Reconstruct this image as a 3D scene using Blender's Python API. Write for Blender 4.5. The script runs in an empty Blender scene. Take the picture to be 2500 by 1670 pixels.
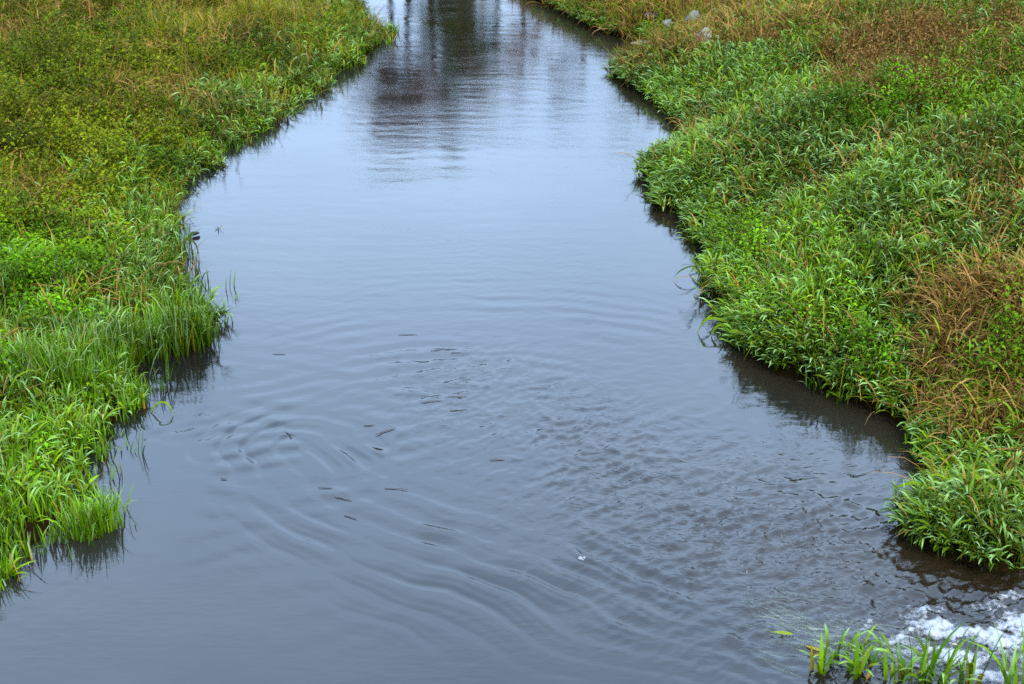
import bpy, bmesh, math, random
import numpy as np
from mathutils import Vector

rng = np.random.default_rng(7)
random.seed(7)
scene = bpy.context.scene
COL = scene.collection

# ------------------------------------------------------------------ camera
CAM_H, PITCH, FPX = 4.0, math.radians(22.3), 2500 * 50 / 36
cam_data = bpy.data.cameras.new('camera')
cam = bpy.data.objects.new('camera', cam_data)
COL.objects.link(cam)
cam.location = (0, 0, CAM_H)
cam.rotation_euler = (math.pi / 2 - PITCH, 0, 0)
cam_data.lens, cam_data.sensor_width = 50, 36
cam_data.clip_end = 2000
cam_data.dof.use_dof = True
cam_data.dof.focus_distance = 10.5
cam_data.dof.aperture_fstop = 3.6
scene.camera = cam
CP, SP = math.cos(PITCH), math.sin(PITCH)


def ray(px, py):
    a, b = (px - 1250) / FPX, -(py - 835) / FPX
    return np.array([a, CP + b * SP, -SP + b * CP])


def gp(px, py, z=0.0):
    """point of the horizontal plane z seen at a place of the photograph (2500 wide)"""
    d = ray(px, py)
    t = (z - CAM_H) / d[2]
    return np.array([d[0] * t, d[1] * t, z])


K = 2500 / 2347.0


# ------------------------------------------------------------------ noise
def _h(ix, iy, seed):
    n = (ix.astype(np.int64) * 374761393 + iy.astype(np.int64) * 668265263 + seed * 1442695041) & 0xffffffff
    n = ((n ^ (n >> 13)) * 1274126177) & 0xffffffff
    n = n ^ (n >> 16)
    return (n & 0xffff) / 65535.0


def vnoise(x, y, seed=0):
    ix, iy = np.floor(x), np.floor(y)
    fx, fy = x - ix, y - iy
    ux, uy = fx * fx * fx * (fx * (fx * 6 - 15) + 10), fy * fy * fy * (fy * (fy * 6 - 15) + 10)
    a, b = _h(ix, iy, seed), _h(ix + 1, iy, seed)
    c, d = _h(ix, iy + 1, seed), _h(ix + 1, iy + 1, seed)
    return (a + (b - a) * ux) * (1 - uy) + (c + (d - c) * ux) * uy


def fbm(x, y, seed=0, o=4, g=0.5):
    s, a, t = 0.0, 1.0, 0.0
    for i in range(o):
        s = s + a * vnoise(x * 2 ** i + 17.3 * i, y * 2 ** i - 9.1 * i, seed + i)
        t += a
        a *= g
    return s / t


def sm(e0, e1, v):
    t = np.clip((v - e0) / (e1 - e0), 0, 1)
    return t * t * (3 - 2 * t)


# ------------------------------------------------------------------ river outline (world)
LEFT_PX = [(0, 1428), (38, 1397), (60, 1368), (96, 1350), (130, 1340), (146, 1312), (184, 1325), (245, 1318), (276, 1296), (285, 1268),
           (262, 1255), (225, 1262), (205, 1240), (212, 1200), (224, 1165), (232, 1137), (266, 1110), (279, 1068), (333, 1026),
           (362, 1000), (360, 906), (352, 868), (380, 862), (404, 880), (450, 872), (505, 862), (522, 815), (529, 768),
           (505, 725), (478, 707), (469, 684), (464, 642), (444, 600), (402, 588), (409, 557), (428, 515), (458, 470), (470, 437), (543, 394),
           (554, 373), (618, 341), (666, 314), (703, 282), (756, 240), (804, 208), (820, 186), (884, 160), (927, 128), (958, 101),
           (985, 80), (950, 60), (916, 43), (890, 20), (873, 0)]
RIGHT_PX = [(1305, 2), (1374, 32), (1438, 69), (1512, 91), (1590, 108), (1620, 122), (1590, 150), (1530, 160), (1500, 166), (1494, 176), (1504, 190), (1528, 207), (1551, 226),
            (1590, 253), (1636, 284), (1672, 314), (1664, 350), (1610, 385), (1562, 412), (1563, 433), (1590, 445), (1588, 480), (1590, 505),
            (1616, 520), (1674, 529), (1674, 561), (1696, 583), (1714, 614), (1741, 641), (1732, 680), (1730, 712), (1746, 739),
            (1780, 760), (1772, 802), (1781, 837), (1812, 869), (1857, 895), (1902, 922), (1973, 936), (2036, 967), (2080, 985),
            (2170, 1025), (2214, 1052), (2216, 1076), (2226, 1106), (2257, 1155), (2266, 1200), (2222, 1222), (2205, 1278), (2216, 1327),
            (2242, 1342), (2316, 1372), (2389, 1391), (2453, 1411), (2500, 1420)]
LEFT = [gp(*p)[:2] for p in LEFT_PX]
RIGHT = [gp(*p)[:2] for p in RIGHT_PX]
LEFT = [np.array(q, float) for q in ((-5.5, -30), (-4.6, 2.0), (-3.6, 5.2))] + LEFT + \
       [np.array(q, float) for q in ((-3.6, 29), (-6.0, 34), (-12, 39), (-24, 43), (-60, 46))]
RIGHT = [np.array(q, float) for q in ((-60, 52), (-24, 49), (-10, 45), (-4.2, 39.5), (-1.6, 33.5), (-0.3, 29))] + RIGHT + \
        [np.array(q, float) for q in ((3.3, 7.18), (5.5, 7.3), (9, 7.1), (14, 6.6), (14, 5.0), (5.2, 3.9), (4.6, 2.0), (5.5, -30))]


def seg_dist(x, y, poly):
    best = np.full(x.shape, 1e9)
    for a, b in zip(poly[:-1], poly[1:]):
        ab = b - a
        L2 = max(ab @ ab, 1e-9)
        t = np.clip(((x - a[0]) * ab[0] + (y - a[1]) * ab[1]) / L2, 0, 1)
        best = np.minimum(best, (x - a[0] - t * ab[0]) ** 2 + (y - a[1] - t * ab[1]) ** 2)
    return np.sqrt(best)


def inside(x, y, poly):
    c = np.zeros(x.shape, bool)
    n = len(poly)
    for i in range(n):
        a, b = poly[i], poly[(i + 1) % n]
        if a[1] == b[1]:
            continue
        cond = (a[1] > y) != (b[1] > y)
        c ^= cond & (x < (b[0] - a[0]) * (y - a[1]) / (b[1] - a[1]) + a[0])
    return c


WATER_POLY = LEFT + RIGHT


def land_h(x, y):
    """ground height, distance to the water (positive on land), side (-1 left, 1 right)"""
    dl, dr = seg_dist(x, y, LEFT), seg_dist(x, y, RIGHT)
    ins = inside(x, y, WATER_POLY)
    d = np.where(ins, -np.minimum(dl, dr), np.minimum(dl, dr))
    side = np.where(dl < dr, -1, 1)
    wob = fbm(x * 0.9, y * 0.9, 3, 3) - 0.5
    tus = fbm(x * 2.6, y * 2.6, 9, 2) - 0.5
    dp = np.maximum(d, 0)
    hl = -0.03 + 0.26 * (1 - np.exp(-dp / 1.2)) + 0.035 * np.minimum(dp, 12)
    hr = -0.01 + 0.36 * (1 - np.exp(-dp / 0.9)) + 0.17 * np.minimum(dp, 9.5) + 0.02 * np.minimum(dp, 40)
    near = sm(8.5, 6.8, y) * (side > 0)
    hr = hr * (1 - 0.35 * near)
    h = np.where(side < 0, hl, hr) + (0.16 * wob + 0.10 * tus) * np.minimum(dp, 1)
    h = np.where(d < 0, np.maximum(-0.6, 0.5 * d - 0.03), h)
    return h, d, side


GX0, GX1, GY0, GY1, GS = -22.0, 22.0, 1.0, 52.0, 0.08
gxs, gys = np.arange(GX0, GX1, GS), np.arange(GY0, GY1, GS)
_X, _Y = np.meshgrid(gxs, gys)
G_H, G_D, G_S = land_h(_X, _Y)
G_DY, G_DX = np.gradient(G_D, GS)


def look(g, x, y):
    fx, fy = np.clip((x - GX0) / GS, 0, len(gxs) - 2), np.clip((y - GY0) / GS, 0, len(gys) - 2)
    ix, iy = fx.astype(int), fy.astype(int)
    fx, fy = fx - ix, fy - iy
    return (g[iy, ix] * (1 - fx) + g[iy, ix + 1] * fx) * (1 - fy) + (g[iy + 1, ix] * (1 - fx) + g[iy + 1, ix + 1] * fx) * fy


def near_side(x, y):
    ix = np.clip(((x - GX0) / GS).astype(int), 0, len(gxs) - 1)
    iy = np.clip(((y - GY0) / GS).astype(int), 0, len(gys) - 1)
    return G_S[iy, ix]


def tp(px, py):
    """ground point seen at a place of the photograph"""
    d = ray(px, py)
    t = np.linspace(5, 60, 4000)
    x, y, z = d[0] * t, d[1] * t, CAM_H + d[2] * t
    h = np.maximum(look(G_H, x, y), 0) + 0.12
    i = np.argmax(z < h)
    return np.array([x[i], y[i], h[i] - 0.12])


# ------------------------------------------------------------------ mesh helpers
def mesh_obj(name, V, F, mat, col=None, smooth=True, parent=None, extra=None):
    """V (n,3); F list of int arrays (m,3) / (m,4)"""
    me = bpy.data.meshes.new(name)
    V = np.asarray(V, np.float32)
    F = [np.asarray(f, np.int32) for f in (F if isinstance(F, list) else [F]) if len(f)]
    me.vertices.add(len(V))
    me.vertices.foreach_set('co', V.ravel())
    loops = np.concatenate([f.ravel() for f in F])
    tot = np.concatenate([np.full(len(f), f.shape[1], np.int32) for f in F])
    start = np.concatenate([[0], np.cumsum(tot)[:-1]]).astype(np.int32)
    me.loops.add(len(loops))
    me.loops.foreach_set('vertex_index', loops)
    me.polygons.add(len(tot))
    me.polygons.foreach_set('loop_start', start)
    me.polygons.foreach_set('use_smooth', np.full(len(tot), smooth))
    if col is not None:
        c = np.ones((len(V), 4), np.float32)
        c[:, :3] = col
        me.attributes.new('Col', 'FLOAT_COLOR', 'POINT').data.foreach_set('color', c.ravel())
    for k, v in (extra or {}).items():
        me.attributes.new(k, 'FLOAT', 'POINT').data.foreach_set('value', np.asarray(v, np.float32))
    me.update(calc_edges=True)
    me.validate()
    me.materials.append(mat)
    o = bpy.data.objects.new(name, me)
    COL.objects.link(o)
    if parent:
        o.parent = parent
    return o


def tag(o, label=None, cat=None, group=None, kind=None):
    for k, v in (('label', label), ('category', cat), ('group', group), ('kind', kind)):
        if v:
            o[k] = v
    return o


def empty(name, loc):
    o = bpy.data.objects.new(name, None)
    COL.objects.link(o)
    o.location = loc
    return o


class Batch:
    def __init__(self):
        self.V, self.F4, self.F3, self.C, self.n = [], [], [], [], 0

    def add(self, v, f, c):
        (self.F4 if f.shape[1] == 4 else self.F3).append(f + self.n)
        self.V.append(v)
        self.C.append(c)
        self.n += len(v)

    def build(self, name, mat, origin=None, **k):
        V = np.concatenate(self.V)
        if origin is not None:
            V = V - np.asarray(origin)
        F = [np.concatenate(a) for a in (self.F4, self.F3) if a]
        o = mesh_obj(name, V, F, mat, np.concatenate(self.C), **k)
        if origin is not None and not k.get('parent'):
            o.location = origin
        return o


def U(a, b, n):
    return rng.uniform(a, b, n)


def blades(B, base, az, lean, bend, L, w, col, tip=None, nseg=4, p=1.6, roll=None, root=None):
    """curved tapering strips: base (n,3), angles in degrees; tip/root colours optional"""
    n = len(base)
    if n == 0:
        return
    s = np.linspace(0, 1, nseg + 1)
    th = np.radians(lean)[:, None] + np.radians(bend)[:, None] * s[None, :] ** p
    thm = 0.5 * (th[:, 1:] + th[:, :-1])
    step = (L / nseg)[:, None]
    hor = np.concatenate([np.zeros((n, 1)), np.cumsum(np.sin(thm) * step, 1)], 1)
    ver = np.concatenate([np.zeros((n, 1)), np.cumsum(np.cos(thm) * step, 1)], 1)
    ca, sa = np.cos(az)[:, None], np.sin(az)[:, None]
    side_sway = (U(-0.12, 0.12, n) * L)[:, None] * s[None, :] ** 2
    cx = base[:, 0:1] + hor * ca - side_sway * sa
    cy = base[:, 1:2] + hor * sa + side_sway * ca
    cz = base[:, 2:3] + ver
    prof = np.interp(s, [0, .12, .4, .7, 1], [.55, .8, 1, .75, .04])
    hw = 0.5 * w[:, None] * prof[None, :]
    r = U(-0.7, 0.7, n) if roll is None else roll
    r = (r[:, None] * np.linspace(0.4, 1.2, nseg + 1)[None, :])
    # side vector: horizontal perpendicular, rolled about the blade
    nx, ny, nz = -np.cos(th) * ca, -np.cos(th) * sa, np.sin(th)
    sx, sy, sz = -sa * np.cos(r) + nx * np.sin(r), ca * np.cos(r) + ny * np.sin(r), nz * np.sin(r)
    V = np.empty((n, nseg + 1, 2, 3))
    V[:, :, 0, 0], V[:, :, 0, 1], V[:, :, 0, 2] = cx - sx * hw, cy - sy * hw, cz - sz * hw
    V[:, :, 1, 0], V[:, :, 1, 1], V[:, :, 1, 2] = cx + sx * hw, cy + sy * hw, cz + sz * hw
    i = (np.arange(n) * (nseg + 1) * 2)[:, None] + (np.arange(nseg) * 2)[None, :]
    F = np.stack([i, i + 1, i + 3, i + 2], -1).reshape(-1, 4)
    C = np.repeat(col[:, None, :], nseg + 1, 1)
    if tip is not None:
        m = (s ** 2)[None, :, None]
        C = C * (1 - m) + tip[:, None, :] * m
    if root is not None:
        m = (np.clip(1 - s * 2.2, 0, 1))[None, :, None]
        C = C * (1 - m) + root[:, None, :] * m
    C = np.repeat(C[:, :, None, :], 2, 2)
    B.add(V.reshape(-1, 3), F, C.reshape(-1, 3))


def leaflets(B, base, az, pitch, L, w, col):
    """small folded leaves; pitch in degrees above horizontal"""
    n = len(base)
    if n == 0:
        return
    p = np.radians(pitch)
    d = np.stack([np.cos(p) * np.cos(az), np.cos(p) * np.sin(az), np.sin(p)], 1)
    sd = np.stack([-np.sin(az), np.cos(az), np.zeros(n)], 1)
    up = np.cross(d, sd)
    sd = sd + up * U(-0.5, 0.5, n)[:, None]
    mid = base + d * (0.42 * L)[:, None]
    fold = up * (0.16 * L)[:, None]
    tipp = base + d * L[:, None] - np.array([0, 0, 1]) * (0.18 * L)[:, None]
    V = np.stack([base, mid + sd * (0.5 * w)[:, None] + fold, tipp, mid - sd * (0.5 * w)[:, None] + fold], 1)
    i = np.arange(n) * 4
    F = np.concatenate([np.stack([i, i + 2, i + 1], 1), np.stack([i, i + 3, i + 2], 1)])
    B.add(V.reshape(-1, 3), F, np.repeat(col, 4, 0))


def tube(B, pts, radii, col, k=7):
    pts = np.asarray(pts, float)
    n = len(pts)
    t = np.gradient(pts, axis=0)
    t /= np.linalg.norm(t, axis=1, keepdims=True) + 1e-9
    ref = np.where(np.abs(t[:, 2:3]) > 0.9, np.array([[1., 0, 0]]), np.array([[0, 0, 1.]]))
    a = np.cross(t, ref)
    a /= np.linalg.norm(a, axis=1, keepdims=True) + 1e-9
    b = np.cross(t, a)
    an = np.linspace(0, 2 * np.pi, k, endpoint=False)
    V = pts[:, None, :] + np.asarray(radii)[:, None, None] * (a[:, None, :] * np.cos(an)[None, :, None] + b[:, None, :] * np.sin(an)[None, :, None])
    V = V.reshape(-1, 3)
    i = (np.arange(n - 1) * k)[:, None] + np.arange(k)[None, :]
    j = (np.arange(n - 1) * k)[:, None] + (np.arange(k)[None, :] + 1) % k
    F = np.stack([i, j, j + k, i + k], -1).reshape(-1, 4)
    c = np.broadcast_to(np.asarray(col, float), (len(V), 3)) * U(0.85, 1.15, len(V))[:, None]
    B.add(V, F, c)
    caps = np.concatenate([np.stack([np.full(k - 2, 0), np.arange(2, k), np.arange(1, k - 1)], 1),
                           (n - 1) * k + np.stack([np.full(k - 2, 0), np.arange(1, k - 1), np.arange(2, k)], 1)])
    B.F3.append(caps + B.n - len(V))


# ------------------------------------------------------------------ materials
def new_mat(name):
    m = bpy.data.materials.new(name)
    m.use_nodes = True
    nt = m.node_tree
    nt.nodes.clear()
    return m, nt.nodes, nt.links


def leaf_mat(name, rough=0.42, trans=0.3, spec=0.5):
    m, N, L = new_mat(name)
    out = N.new('ShaderNodeOutputMaterial')
    at = N.new('ShaderNodeAttribute'); at.attribute_name = 'Col'
    pr = N.new('ShaderNodeBsdfPrincipled')
    pr.inputs['Roughness'].default_value = rough
    pr.inputs['Specular IOR Level'].default_value = spec
    tr = N.new('ShaderNodeBsdfTranslucent')
    tint = N.new('ShaderNodeMixRGB'); tint.blend_type = 'MULTIPLY'; tint.inputs[0].default_value = 1
    tint.inputs[2].default_value = (1.25, 1.15, 0.5, 1)
    mx = N.new('ShaderNodeMixShader'); mx.inputs[0].default_value = trans
    tc = N.new('ShaderNodeTexCoord')
    nz = N.new('ShaderNodeTexNoise'); nz.inputs['Scale'].default_value = 60
    mul = N.new('ShaderNodeMixRGB'); mul.blend_type = 'MULTIPLY'; mul.inputs[0].default_value = 0.35
    L.new(tc.outputs['Object'], nz.inputs['Vector'])
    L.new(at.outputs['Color'], mul.inputs[1]); L.new(nz.outputs['Fac'], mul.inputs[2])
    L.new(mul.outputs[0], pr.inputs['Base Color'])
    L.new(mul.outputs[0], tint.inputs[1]); L.new(tint.outputs[0], tr.inputs['Color'])
    L.new(pr.outputs[0], mx.inputs[1]); L.new(tr.outputs[0], mx.inputs[2])
    L.new(mx.outputs[0], out.inputs['Surface'])
    return m


M_GRASS = leaf_mat('grass_blade', 0.5, 0.25, 0.05)
M_WEED = leaf_mat('weed_leaf', 0.6, 0.22, 0.03)
M_DRY = leaf_mat('dry_blade', 0.7, 0.15, 0.03)


def attr_mat(name, rough=0.8, spec=0.3, nscale=30, bump=0.3, nmix=0.6):
    m, N, L = new_mat(name)
    out = N.new('ShaderNodeOutputMaterial')
    at = N.new('ShaderNodeAttribute'); at.attribute_name = 'Col'
    pr = N.new('ShaderNodeBsdfPrincipled')
    pr.inputs['Roughness'].default_value = rough
    pr.inputs['Specular IOR Level'].default_value = spec
    tc = N.new('ShaderNodeTexCoord')
    nz = N.new('ShaderNodeTexNoise'); nz.inputs['Scale'].default_value = nscale; nz.inputs['Detail'].default_value = 6
    mul = N.new('ShaderNodeMixRGB'); mul.blend_type = 'MULTIPLY'; mul.inputs[0].default_value = nmix
    bp = N.new('ShaderNodeBump'); bp.inputs['Strength'].default_value = bump; bp.inputs['Distance'].default_value = 0.02
    L.new(tc.outputs['Object'], nz.inputs['Vector'])
    L.new(at.outputs['Color'], mul.inputs[1]); L.new(nz.outputs['Color'], mul.inputs[2])
    L.new(mul.outputs[0], pr.inputs['Base Color'])
    L.new(nz.outputs['Fac'], bp.inputs['Height']); L.new(bp.outputs[0], pr.inputs['Normal'])
    L.new(pr.outputs[0], out.inputs['Surface'])
    return m


M_WOOD = attr_mat('wet_wood', 0.6, 0.4, 40)
M_BARK = attr_mat('bark', 0.85, 0.2, 12)
M_SOIL = attr_mat('soil', 1.0, 0.0, 14, 0.8)
M_ROCK = attr_mat('rock', 0.85, 0.25, 14, 0.7, 0.7)

# ------------------------------------------------------------------ world and sun
SUN_EL, SUN_AZ = 48.0, 150.0     # behind the camera, a little to the left
w = bpy.data.worlds.new('World')
scene.world = w
w.use_nodes = True
N, L = w.node_tree.nodes, w.node_tree.links
N.clear()
wo = N.new('ShaderNodeOutputWorld')
bg = N.new('ShaderNodeBackground'); bg.inputs['Strength'].default_value = 0.066
sky = N.new('ShaderNodeTexSky'); sky.sky_type = 'NISHITA'; sky.sun_disc = False
sky.sun_elevation, sky.sun_rotation = math.radians(SUN_EL), math.radians(SUN_AZ)
sky.dust_density, sky.air_density, sky.ozone_density = 3.0, 1.0, 1.5
cl = N.new('ShaderNodeMixRGB'); cl.inputs[0].default_value = 0.9
cl.inputs[2].default_value = (9.2, 13.0, 18.8, 1)        # the cloud layer
L.new(sky.outputs[0], cl.inputs[1])
tcw = N.new('ShaderNodeTexCoord'); nw = N.new('ShaderNodeTexNoise')
nw.inputs['Scale'].default_value = 2.2; nw.inputs['Detail'].default_value = 5
mpw = N.new('ShaderNodeMapping'); mpw.inputs['Scale'].default_value = (1, 1, 2.5)
rw = N.new('ShaderNodeMapRange'); rw.inputs['From Min'].default_value = 0.3; rw.inputs['From Max'].default_value = 0.7
rw.inputs['To Min'].default_value = 0.82; rw.inputs['To Max'].default_value = 1.15
mw = N.new('ShaderNodeMixRGB'); mw.blend_type = 'MULTIPLY'; mw.inputs[0].default_value = 1
L.new(tcw.outputs['Generated'], mpw.inputs[0]); L.new(mpw.outputs[0], nw.inputs['Vector'])
L.new(nw.outputs['Fac'], rw.inputs['Value'])
L.new(cl.outputs[0], mw.inputs[1]); L.new(rw.outputs[0], mw.inputs[2])
sx = N.new('ShaderNodeSeparateXYZ'); gr = N.new('ShaderNodeValToRGB')      # an overcast sky is brighter overhead
for ps, vl in ((0.0, .40), (.14, .52), (.24, .68), (.36, .88), (.56, 1.12), (1.0, 1.25)):
    e = gr.color_ramp.elements[0] if ps == 0 else gr.color_ramp.elements[-1] if ps == 1 else gr.color_ramp.elements.new(ps)
    e.color = (vl, vl, vl, 1)
mg = N.new('ShaderNodeMixRGB'); mg.blend_type = 'MULTIPLY'; mg.inputs[0].default_value = 1
L.new(tcw.outputs['Generated'], sx.inputs[0]); L.new(sx.outputs['Z'], gr.inputs[0])
L.new(mw.outputs[0], mg.inputs[1]); L.new(gr.outputs[0], mg.inputs[2])
L.new(mg.outputs[0], bg.inputs['Color']); L.new(bg.outputs[0], wo.inputs['Surface'])

sd = bpy.data.lights.new('sun', 'SUN')
sd.energy, sd.angle, sd.color = 1.5, math.radians(16), (1, 0.93, 0.74)
so = bpy.data.objects.new('sun', sd)
COL.objects.link(so)
az, el = math.radians(SUN_AZ), math.radians(SUN_EL)
sv = Vector((math.sin(az) * math.cos(el), math.cos(az) * math.cos(el), math.sin(el)))
so.rotation_euler = sv.to_track_quat('Z', 'Y').to_euler()
so.location = (0, 0, 20)

# ------------------------------------------------------------------ ground sheet
def spread(a, b, step, far):
    c = list(np.arange(a, b, step))
    s, v = step, a
    lo = []
    while v > -far:
        s *= 1.35
        v -= s
        lo.append(v)
    s, v = step, c[-1]
    hi = []
    while v < far:
        s *= 1.35
        v += s
        hi.append(v)
    return np.array(lo[::-1] + c + hi)


def grid_faces(nx, ny):
    i = np.arange(ny - 1)[:, None] * nx + np.arange(nx - 1)[None, :]
    return np.stack([i, i + 1, i + nx + 1, i + nx], -1).reshape(-1, 4)


gx, gy = spread(-15, 17, 0.11, 700), spread(4.0, 40, 0.11, 900)
X, Y = np.meshgrid(gx, gy)
H, D, S = land_h(X, Y)
shade = fbm(X * 3, Y * 3, 21, 3)
soil = np.array([0.030, 0.019, 0.007]) * (0.6 + 0.8 * shade[..., None])
green = np.array([0.05, 0.075, 0.012]) * (0.6 + 0.8 * shade[..., None])
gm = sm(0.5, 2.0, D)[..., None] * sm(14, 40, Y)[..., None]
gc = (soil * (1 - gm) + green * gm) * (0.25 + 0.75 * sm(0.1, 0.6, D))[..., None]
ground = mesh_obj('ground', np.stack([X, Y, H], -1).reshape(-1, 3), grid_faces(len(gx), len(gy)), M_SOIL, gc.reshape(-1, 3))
tag(ground, kind='structure')

# ------------------------------------------------------------------ water
C1 = [gp(x * K, y * K)[:2] for x, y in ((2050, 1640), (1900, 1545), (1700, 1460), (1500, 1385), (1300, 1312), (1150, 1258), (1000, 1212), (860, 1160), (760, 1095), (690, 1020))]
C2 = [gp(x * K, y * K)[:2] for x, y in ((250, 1172), (330, 1165), (450, 1140), (580, 1090), (700, 1020), (850, 960), (1000, 925), (1150, 905))]
C3 = [gp(x * K, y * K)[:2] for x, y in ((600, 870), (800, 835), (1000, 805), (1200, 800), (1400, 840))]
JET = [gp(x * K, y * K)[:2] for x, y in ((2500, 1440), (2100, 1360), (1750, 1230), (1450, 1080), (1250, 960), (1100, 880))]


def signed_curve(x, y, poly):
    """distance to a curve, sign = side, and the place along it"""
    best, sg, al = np.full(x.shape, 1e9), np.zeros(x.shape), np.zeros(x.shape)
    acc = 0.0
    for a, b in zip(poly[:-1], poly[1:]):
        ab = b - a
        Ls = math.sqrt(ab @ ab)
        t = np.clip(((x - a[0]) * ab[0] + (y - a[1]) * ab[1]) / Ls ** 2, 0, 1)
        dd = (x - a[0] - t * ab[0]) ** 2 + (y - a[1] - t * ab[1]) ** 2
        cr = ab[0] * (y - a[1]) - ab[1] * (x - a[0])
        m = dd < best
        best = np.where(m, dd, best); sg = np.where(m, np.sign(cr), sg); al = np.where(m, acc + t * Ls, al)
        acc += Ls
    return np.sqrt(best) * sg, al


def blob(x, y, px, py, rx, ry):
    c, a, b = gp(px * K, py * K), gp((px + rx) * K, py * K), gp(px * K, (py - ry) * K)
    return np.exp(-(((x - c[0]) / (a[0] - c[0])) ** 2 + ((y - c[1]) / (b[1] - c[1])) ** 2))


def turb_mask(x, y):
    dj, al = signed_curve(x, y, JET)
    wdt = np.interp(al, [0, 1.2, 3, 4.5, 6.5, 9], [0.9, 0.85, 0.75, 0.65, 0.55, 0.45])
    amp = np.interp(al, [0, 1.2, 2.4, 3.6, 5.5, 7.5, 9], [1.7, 1.5, 1.05, 0.58, 0.25, 0.08, 0.0])
    return amp * np.exp(-(dj / wdt) ** 2)


WAVES = []
for lam, sl, n_, spread_ in ((0.34, 0.010, 5, 0.5), (0.20, 0.012, 6, 0.6), (0.12, 0.014, 8, 0.55), (0.075, 0.012, 8, 0.7)):
    for _ in range(n_):
        a = math.pi / 2 + rng.normal(0, spread_)
        l_ = lam * rng.uniform(0.8, 1.25)
        k = 2 * math.pi / l_
        WAVES.append((k * math.cos(a), k * math.sin(a), rng.uniform(0, 6.28), sl / math.sqrt(n_) * 1.4 / k, lam))


def wave_h(x, y):
    wx = x + 0.25 * (fbm(x * 0.8, y * 0.8, 40, 2) - 0.5)
    wy = y + 0.35 * (fbm(x * 0.7, y * 0.7, 44, 2) - 0.5)
    calm = sm(-0.3, 0.7, fbm(x * 0.55, y * 0.3, 50, 3) - 0.5 + 0.25)
    h = np.zeros(x.shape)
    patch = sm(0.38, 0.62, fbm(x * 0.9, y * 0.35, 61, 3))
    farf = sm(9, 15, y)
    nearcalm = 0.35 + 0.65 * sm(6.2, 9.5, y - 0.35 * x)
    for kx, ky, ph, a, lam in WAVES:
        amp = a * np.where(lam > 0.15, 0.5 - 0.15 * farf, (0.25 + 0.9 * patch) * (0.85 - 0.15 * farf)) * nearcalm
        h = h + amp * np.sin(kx * wx + ky * wy + ph)
    # long crests thrown off the jet
    nz = fbm(x * 1.1, y * 1.1, 70, 3) - 0.5
    d1, a1 = signed_curve(x, y, C1)
    lam1 = 0.19 + 0.05 * sm(0, -0.9, d1)
    env = np.exp(-((d1 + 0.12) / 0.42) ** 2) * np.interp(a1, [0, .4, 1.5, 4, 6, 7.2], [.5, 1, 1, .75, .3, 0])
    env2 = np.exp(-((d1 - 0.3) / 0.5) ** 2) * 0.4
    br = 0.25 + 1.3 * sm(0.35, 0.7, fbm(x * 1.6, y * 1.6, 72, 2))
    h = h + 0.0060 * (env + env2) * br * (lambda q: np.sin(q) + .38 * np.sin(2 * q + .6) + .22 * np.sin(3.1 * q + 4 * nz))(2 * np.pi * (d1 + 0.42 * nz) / lam1)
    rg = blob(x, y, 620, 1040, 520, 190)
    q1, q2 = sm(.35, .72, fbm(x * 1.9, y * 1.9, 74, 2)), sm(.35, .72, fbm(x * 1.9 + 7, y * 1.9, 75, 2))
    h = h + rg * 0.0032 * (q1 * np.sin(2 * np.pi * (wx * .45 + wy * .89 + .35 * nz) / .25) + q2 * np.sin(2 * np.pi * (-wx * .42 + wy * .9 - .35 * nz) / .22))
    d3, a3 = signed_curve(x, y, C3)
    env = np.exp(-(d3 / 1.1) ** 2) * np.interp(a3, [0, .8, 2, 3, 4.2], [0, .8, 1, .7, 0])
    br = 0.1 + 1.2 * sm(0.35, 0.7, fbm(x * 1.3 + 9, y * 1.8, 76, 2))
    h = h + 0.0030 * env * br * np.sin(2 * np.pi * (d3 + 0.45 * nz) / 0.21)
    # broad soft swell
    h = h + 0.004 * (fbm(x * 1.4, y * 2.4, 80, 2) - 0.5) * (0.4 + 0.6 * sm(11, 7, y))
    # choppy water
    t = turb_mask(x, y)
    ux = x * 0.85 + 0.5 * y
    uy = y * 0.85 - 0.5 * x
    ux = ux + 0.16 * (fbm(x * 3, y * 3, 90, 3) - 0.5)
    uy = uy + 0.16 * (fbm(x * 3, y * 3, 93, 3) - 0.5)
    r1 = 1 - np.abs(2 * vnoise(ux * 5.5, uy * 11.0, 95) - 1)
    r2 = 1 - np.abs(2 * vnoise(ux * 12 + 3, uy * 22.0, 96) - 1)
    r3 = 1 - np.abs(2 * vnoise(ux * 24, uy * 40.0, 97) - 1)
    tp_ = np.clip(t * (0.35 + 1.1 * fbm(x * 1.7, y * 1.7, 99, 3)), 0, 1.4)
    h = h + tp_ * (0.014 * (r1 ** 2 - .4) + 0.0125 * (r2 ** 2 - .4) + 0.0070 * (r3 ** 2 - .4))
    return h


nu, nv = 760, 1150
v = np.linspace(0, 1, nv)
yy = 3.2 * (75 / 3.2) ** v
uu = np.linspace(-1, 1, nu)
uu = np.sign(uu) * (0.75 * np.abs(uu) + 0.25 * np.abs(uu) ** 2)
Yw = np.repeat(yy[:, None], nu, 1)
Xw = uu[None, :] * (2.8 + 0.40 * yy)[:, None]
Zw = wave_h(Xw, Yw)
dw = np.abs(look(G_D, Xw, Yw))
sh = np.clip(np.exp(-dw / 0.25) * 0.6, 0, 1)[..., None] * (near_side(Xw, Yw) > 0)[..., None]
tm = np.clip(turb_mask(Xw, Yw), 0, 1)[..., None]
wc = np.array([0.0055, 0.0050, 0.0042]) * (1 - tm * .6) + np.array([0.010, 0.006, 0.003]) * tm * .6
silt = fbm(Xw * .5, Yw * .35, 400, 4)[..., None]
wc = wc * (0.5 + 1.2 * silt) + np.array([.002, .002, .001]) * sm(.4, .8, silt)
wc = wc * (1 - sh) + np.array([0.009, 0.0055, 0.0018]) * sh

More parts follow.
